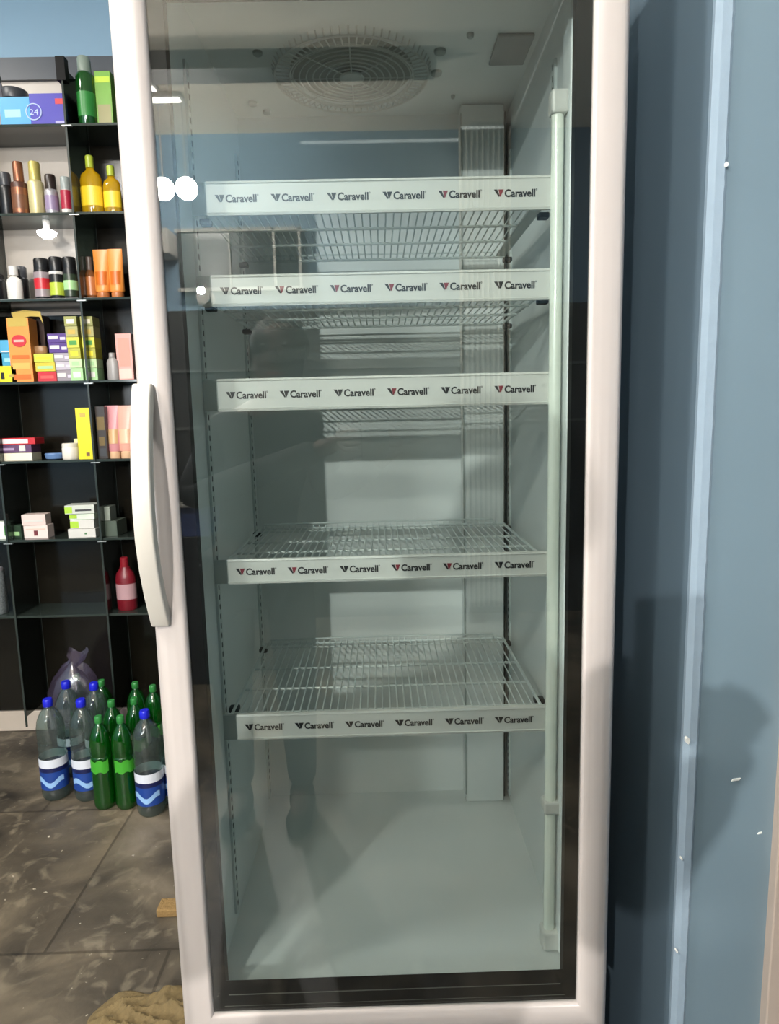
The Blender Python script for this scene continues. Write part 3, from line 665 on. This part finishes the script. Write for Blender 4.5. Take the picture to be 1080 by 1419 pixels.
for i in range(G):
    for j in range(G): a = i*(G+1)+j; rg.f.append((a, a+1, a+G+2, a+G+1))
o = rg.build('rag', mat('rag_cloth', '#665637', .9, var=.3, scale=90, bump=.3), None, smooth=True, loc=(pr_.x, pr_.y+.02, 0))
sm = o.modifiers.new('s', 'SOLIDIFY'); sm.thickness = .002; sm.offset = 1
tag(o, 'crumpled tan-brown cloth on the floor at the bottom of the photo', 'cloth')

# ------------------------------------------------------------------ what the glass door mirrors: the shop behind the camera
lampm = mat('lamp_globe', '#ffffff', .4, emit=540, emitcol='#fff8ee')
for i, (x, y, r, l) in enumerate([(-1.3, -1.75, .075, 'added white globe lamp over the aisle, out of view, left of the photographer'), (-1.114, -2.9, .056, 'left of the pair of white globe lamps facing the fridge'), (-.992, -2.9, .056, 'right of the pair of white globe lamps facing the fridge')]):  # first globe is an added lamp, out of view, to brighten the ceiling
    t = thing('globe_lamp', l, 'lamp', (x, y, CZ-.0005))
    MB().lathe([(.004, -.37), (.004, -.005), (.03, -.002), (.03, 0)], n=12).build('lamp_cord', wh, t)
    bpy.context.view_layer.update()
    s = MB().lathe([(r*math.sin(PI*k/14)+.0005, -.37-r+r*math.cos(PI*k/14)) for k in range(15)], n=24).build('lamp_globe', lampm, t, smooth=True)
def panel(x, y, sx, sy, e, l, col='#fff6ea'):
    t = thing('ceiling_light', l, 'light', (x, y, CZ-.0005))
    MB().box(-sx/2-.012, sx/2+.012, -sy/2-.012, sy/2+.012, -.022, 0).build('light_housing', wh, t, bevel=.003)
    MB().box(-sx/2, sx/2, -sy/2, sy/2, -.026, -.0225).build('light_diffuser', mat('panel_glow_%g' % e, '#ffffff', .5, emit=e, emitcol=col), t)
panel(-1.13, -2.70, .13, .05, 18, 'short strip light nearer the left on the shop ceiling')
panel(-1.05, -2.82, .15, .05, 18, 'short strip light nearer the fridge on the shop ceiling')
panel(-1.5, -.5, .3, .2, 22, 'square ceiling panel at the left of the aisle')
panel(-.2, -1.7, .5, .3, 5, 'added square fill panel on the ceiling above the photographer')  # added ceiling fill, not a known fitting
panel(-1.9, .9, .6, .2, 12, 'added square fill panel on the ceiling in front of the display shelving')  # added fill over the shelving, not a known fitting
struct('trim_4', MB().box(-2.6, .30, -2.54, -2.40, CZ-.08, CZ-.0001), mat('ceiling_beam', '#24211d', .6))
# wall spot lamp
wl = thing('wall_spotlight', 'small white spotlight on the shop wall facing the fridge', 'lamp', (-1.0, FLY0+.0605, 1.96))
MB().lathe([(.05, 0), (.05, .02)], n=20).build('spot_base', wh, wl).rotation_euler = (-PI/2, 0, 0)
MB().lathe([(.02, .02), (.035, .05), (.04, .10)], n=20).build('spot_head', wh, wl).rotation_euler = (-PI/2, 0, 0)
struct('added_window_1', MB().box(-2.60, -2.00, FLY0+.001, FLY0+.012, 1.40, 2.10), mat('added_window_glow', '#ffffff', .5, emit=5, emitcol='#e8f2ff'))  # added fill source shaped as a framed window, outside the mirrored view
struct('trim_5', MB().box(-2.66, -2.60, FLY0+.001, FLY0+.03, 1.34, 2.16).box(-2.00, -1.94, FLY0+.001, FLY0+.03, 1.34, 2.16).box(-2.60, -2.00, FLY0+.001, FLY0+.03, 2.10, 2.16).box(-2.60, -2.00, FLY0+.001, FLY0+.03, 1.34, 1.40).box(-2.31, -2.29, FLY0+.012, FLY0+.03, 1.40, 2.10), wh)
t = thing('added_wall_cabinet', 'long dark cabinet added along the shop wall to darken the glass reflection', 'cabinet', (-.35, FLY0+.0005, 0))  # added dark cabinet, keeps the lower door-glass reflection black
MB().box(-1.45, 1.9, 0, .06, 0, 1.90).build('cabinet_body', mat('dark_cabinet', '#191a1a', .6), t, bevel=.003)
for k in range(5): MB().box(-1.44+.67*k, -.79+.67*k, .0602, .066, .06, .84).build('cabinet_door', mat('dark_cabinet_door', '#222424', .5), t, bevel=.002)
for k in range(2): MB().box(-1.44, 1.88, .0602, .085, 1.20+.34*k, 1.215+.34*k).build('cabinet_ledge', mat('grey_ledge', '#5a5d5c', .5), t)
# AC unit, dark window, counters, curtain
t = thing('air_conditioner', 'white wall unit mirrored in the upper left of the fridge glass', 'air conditioner', (-1.30, FLY0+.0005, 2.20))
MB().box(-.13, .13, 0, .18, 0, .14).build('unit_body', wh, t, bevel=.01)
t = thing('window_cabinet', 'dark glazed cabinet with white frame bars on the shop wall facing the fridge', 'cabinet', (-.80, FLY0+.0005, 2.02))
MB().box(-.36, .36, 0, .04, 0, .34).build('dark_pane', mat('dark_pane', '#20282a', .2), t)
fb = MB().box(-.37, .37, .03, .055, .325, .345).box(.20, .215, .03, .055, 0, .34).box(.35, .365, .03, .055, 0, .34).box(-.06, -.05, .03, .055, 0, .34).box(-.37, .37, .03, .055, -.01, .01)
fb.build('cabinet_frame', wh, t)
t = thing('counter', 'brown and blue shop counter mirrored at the left of the fridge glass', 'counter', (-1.55, -2.5, 0))
MB().box(-.6, .75, -.3, .3, 0, .72).build('counter_body', P('counter_dark', '#22242a'), t, bevel=.005)
MB().box(-.6, .75, -.302, .302, .72, .86).build('counter_band', P('counter_blue', '#4b5b94'), t, bevel=.005)
MB().box(-.63, .78, -.33, .33, .86, .90).build('counter_top', P('counter_top', '#d8d4cc'), t, bevel=.005)
o = MB().box(-.5, .35, -.12, .12, 0, .16).build('cardboard_box', mat('cardboard', '#8c6a55', .8), None, bevel=.004, loc=(-1.6, -2.5, .9005)); tag(o, 'long brown box lying on the shop counter', 'box')
cu = MB(); n = 80
for i in range(n+1):
    x = .50+.30*i/n; y = FLY0+.06+.03*math.sin(i*.75)
    cu.v += [(x, y, .05), (x, y, CZ-.02)]
for i in range(n): cu.f.append((2*i, 2*i+1, 2*i+3, 2*i+2))
o = cu.build('curtain', mat('curtain_cloth', '#b9b3a6', .8), None, smooth=True); sm = o.modifiers.new('s', 'SOLIDIFY'); sm.thickness = .003
tag(o, 'pale pleated curtain on the shop wall facing the fridge', 'curtain')

# ------------------------------------------------------------------ photographer (seen mirrored in the glass)
def skin(name, pts, edges, radii, m, parent=None, root=0, sub=2):
    me = bpy.data.meshes.new(name); me.from_pydata([tuple(p) for p in pts], edges, [])
    o = bpy.data.objects.new(name, me); C.objects.link(o)
    if parent: o.parent = parent
    sk = o.modifiers.new('skin', 'SKIN'); sk.use_smooth_shade = True
    for i, v in enumerate(me.skin_vertices[0].data):
        r = radii[i]; v.radius = r if isinstance(r, tuple) else (r, r); v.use_root = (i == root)
    ss = o.modifiers.new('sub', 'SUBSURF'); ss.levels = sub; ss.render_levels = sub
    me.materials.append(m); return o
SKIN = mat('skin', '#5f4638', .5); CLOTH = mat('dark_jacket', '#1d2226', .8, bump=.1); TROU = mat('dark_trousers', '#22262c', .85); HAIR = mat('dark_hair', '#14110f', .6)
px0, py0 = -.29, -1.14
LEAN = lambda z: 0 if z > 1.33 else -.09*min(1, (1.33-z)/.35)
pts = [(0, 0, .82), (0, 0, .98), (0, .01, 1.12), (0, .0, 1.24), (0, .01, 1.31), (0, .02, 1.37), (0, .02, 1.46), (0, .02, 1.535),
       (-.145, 0, 1.22), (-.20, .06, 1.02), (-.06, .16, 1.10), (.19, .21, 1.19),
       (.145, 0, 1.22), (.20, .05, 1.03), (.25, .15, 1.11), (.325, .19, 1.16),
       (-.09, 0, .78), (-.10, .02, .44), (-.10, -.02, .07), (-.10, .14, .035),
       (.09, 0, .78), (.10, .02, .44), (.10, -.02, .07), (.10, .14, .035)]
pts = [(a+px0+(LEAN(c) if i not in (10, 11, 14, 15) else 0), b+py0, c) for i, (a, b, c) in enumerate(pts)]
ed = [(0,1),(1,2),(2,3),(3,4),(4,5),(5,6),(6,7),(3,8),(8,9),(9,10),(10,11),(3,12),(12,13),(13,14),(14,15),(0,16),(16,17),(17,18),(18,19),(0,20),(20,21),(21,22),(22,23)]
rad = [(.125,.09), (.115,.085), (.13,.09), (.12,.09), .052, (.065,.075), (.078,.095), (.06,.07), .055, .040, .033, .024, .055, .040, .033, .024, .078, .055, .036, .025, .078, .055, .036, .025]
person = tag(skin('person', pts, ed, rad, SKIN), 'person in dark jacket and trousers holding a phone up, mirrored in the fridge glass', 'person')
jk = [0, 1, 2, 3, 4, 8, 9, 10, 11, 12, 13, 14, 15]; idx = {k: i for i, k in enumerate(jk)}
jp = [pts[k] for k in jk]; jr = [tuple(v+.010 for v in (rad[k] if isinstance(rad[k], tuple) else (rad[k],)*2)) for k in jk]
def short(a, b, f): return tuple(a[i]+(b[i]-a[i])*f for i in range(3))
jp[idx[11]] = short(pts[10], pts[11], .78); jp[idx[15]] = short(pts[14], pts[15], .6); jp[idx[4]] = short(pts[3], pts[4], .7)
je = [(idx[a], idx[b]) for a, b in ed if a in idx and b in idx]
skin('jacket', jp, je, jr, CLOTH, person)
tk = [0, 16, 17, 18, 20, 21, 22]; idt = {k: i for i, k in enumerate(tk)}
tr_ = [tuple(v+.012 for v in (rad[k] if isinstance(rad[k], tuple) else (rad[k],)*2)) for k in tk]
skin('trousers', [pts[k] for k in tk], [(idt[a], idt[b]) for a, b in ed if a in idt and b in idt], tr_, TROU, person)
for s_ in (-1, 1):
    MB().lathe([(.001, -.03), (.045, -.028), (.050, 0), (.046, .035), (.036, .06)], n=16, sx=.85, sy=1.0).build('shoe', BLACK, person, smooth=True, loc=(px0-.09+s_*.10, py0+.0, .031))
    MB().lathe([(.001, -.03), (.040, -.028), (.044, -.005), (.030, .022), (.001, .034)], n=16, sx=.95, sy=2.0).build('shoe_toe', BLACK, person, smooth=True, loc=(px0-.09+s_*.10, py0+.09, .031))
hair = MB()
hair.lathe([(.092*math.sin(PI*k/16)+.0005, 1.455+.098*math.cos(PI*k/16)) for k in range(0, 9)]+[(.088, 1.43)], px0, py0-.012, 24, sx=.96, sy=1.08, cap=False)
hair.build('hair', HAIR, person, smooth=True)
for s in (-1, 1):
    MB().lathe([(.0005, -.03), (.014, -.012), (.015, .01), (.0005, .03)], n=10, sx=.4).build('ear', SKIN, person, smooth=True, loc=(px0+s*.083, py0+.02, 1.445))
    MB().lathe([(.0005, -.008), (.009, 0), (.0005, .008)], n=12).build('eye', dgrey, person, smooth=True, loc=(px0+s*.03, py0+.105, 1.455))
MB().prism([(-.014, 0), (.014, 0), (.006, .045), (-.006, .045)], 'y', 0, .022).build('nose', SKIN, person, bevel=.005, loc=(px0, py0+.104, 1.405))
MB().box(-.024, .024, 0, .006, 0, .010).build('mouth', mat('lips', '#9a5a50', .5), person, bevel=.003, loc=(px0, py0+.096, 1.372))
def hand(base, direction, side):
    bx, by, bz_ = base; fp = []; fe = []; fr_ = []
    for k in range(4):
        h0 = len(fp); L = [.030, .034, .032, .025][k]; zz_ = bz_+.022-.016*k
        fp += [(bx, by+.01, bz_), (bx+side*.025, by+.028, zz_), (bx+side*(.025+L*.7), by+.045, zz_+.003), (bx+side*(.03+L), by+.052, zz_+.004)]
        fe += [(h0, h0+1), (h0+1, h0+2), (h0+2, h0+3)]; fr_ += [.014, .009, .008, .006]
        o = skin('finger', fp[h0:], [(0, 1), (1, 2), (2, 3)], fr_[h0:], SKIN, person, sub=1)
    skin('thumb', [(bx, by, bz_), (bx+side*.012, by+.01, bz_+.028), (bx+side*.035, by+.022, bz_+.036)], [(0, 1), (1, 2)], [.014, .010, .007], SKIN, person, sub=1)
hand((-.115, -.935, 1.19), 0, 1); hand((.055, -.945, 1.17), 0, -1)
ph = thing('smartphone', 'dark phone held up by the photographer, mirrored in the glass', 'phone', (-.014, -.880, 1.135))
MB().box(-.036, .036, -.0045, .0045, 0, .150).build('phone_body', mat('phone_shell', '#202226', .3), ph, bevel=.003)
MB().box(-.033, .033, -.0052, -.0045, .004, .146).build('phone_screen', mat('phone_screen', '#3b444a', .2), ph)

# ------------------------------------------------------------------ lights
def area(name, loc, target, sx, sy, power, col=(1, .96, .9)):
    l = bpy.data.lights.new(name, 'AREA'); l.shape = 'RECTANGLE'; l.size = sx; l.size_y = sy; l.energy = power; l.color = col
    o = bpy.data.objects.new(name, l); C.objects.link(o); o.location = loc
    o.rotation_euler = (Vector(target)-Vector(loc)).to_track_quat('-Z', 'Y').to_euler(); return o
def point(name, loc, power, r, col=(1, .97, .93)):
    l = bpy.data.lights.new(name, 'POINT'); l.energy = power; l.shadow_soft_size = r; l.color = col
    o = bpy.data.objects.new(name, l); C.objects.link(o); o.location = loc; return o
l = bpy.data.lights.new('wall_spot_light', 'SPOT'); l.energy = 350; l.shadow_soft_size = .02; l.spot_size = math.radians(75); l.spot_blend = .6; l.color = (1, .97, .93)
o = bpy.data.objects.new('wall_spot_light', l); C.objects.link(o); o.location = (-1.0, -3.11, 1.99); o.rotation_euler = (Vector((-.25, 0, 1.1))-o.location).to_track_quat('-Z', 'Y').to_euler()
#                      # the wall spotlight
area('aisle_panel_light', (-1.5, -.5, CZ-.03), (-1.5, -.5, 0), .3, .2, 75)
area('added_window_fill', (-2.30, FLY0+.03, 1.75), (-1.6, 0, 1.45), .5, .6, 42, (.93, .97, 1))  # soft fill from the added window
area('overhead_fill_light', (-.2, -1.7, CZ-.03), (-.2, -1.7, 0), .5, .3, 7)  # fill from the added overhead panel
area('shelving_fill_light', (-1.9, .9, CZ-.03), (-1.9, .9, 0), .6, .2, 16)  # fill from the added panel by the shelving
w = bpy.data.worlds.new('world'); bpy.context.scene.world = w; w.use_nodes = True
w.node_tree.nodes['Background'].inputs[0].default_value = (.8, .9, 1, 1); w.node_tree.nodes['Background'].inputs[1].default_value = .1
sc = bpy.context.scene
sc.view_settings.view_transform = 'Standard'; sc.view_settings.look = 'None'; sc.view_settings.gamma = 1; sc.view_settings.exposure = -0.25
sc.cycles.use_denoising = True
sc.cycles.max_bounces = 8; sc.cycles.transparent_max_bounces = 24; sc.cycles.glossy_bounces = 4; sc.cycles.sample_clamp_indirect = 6
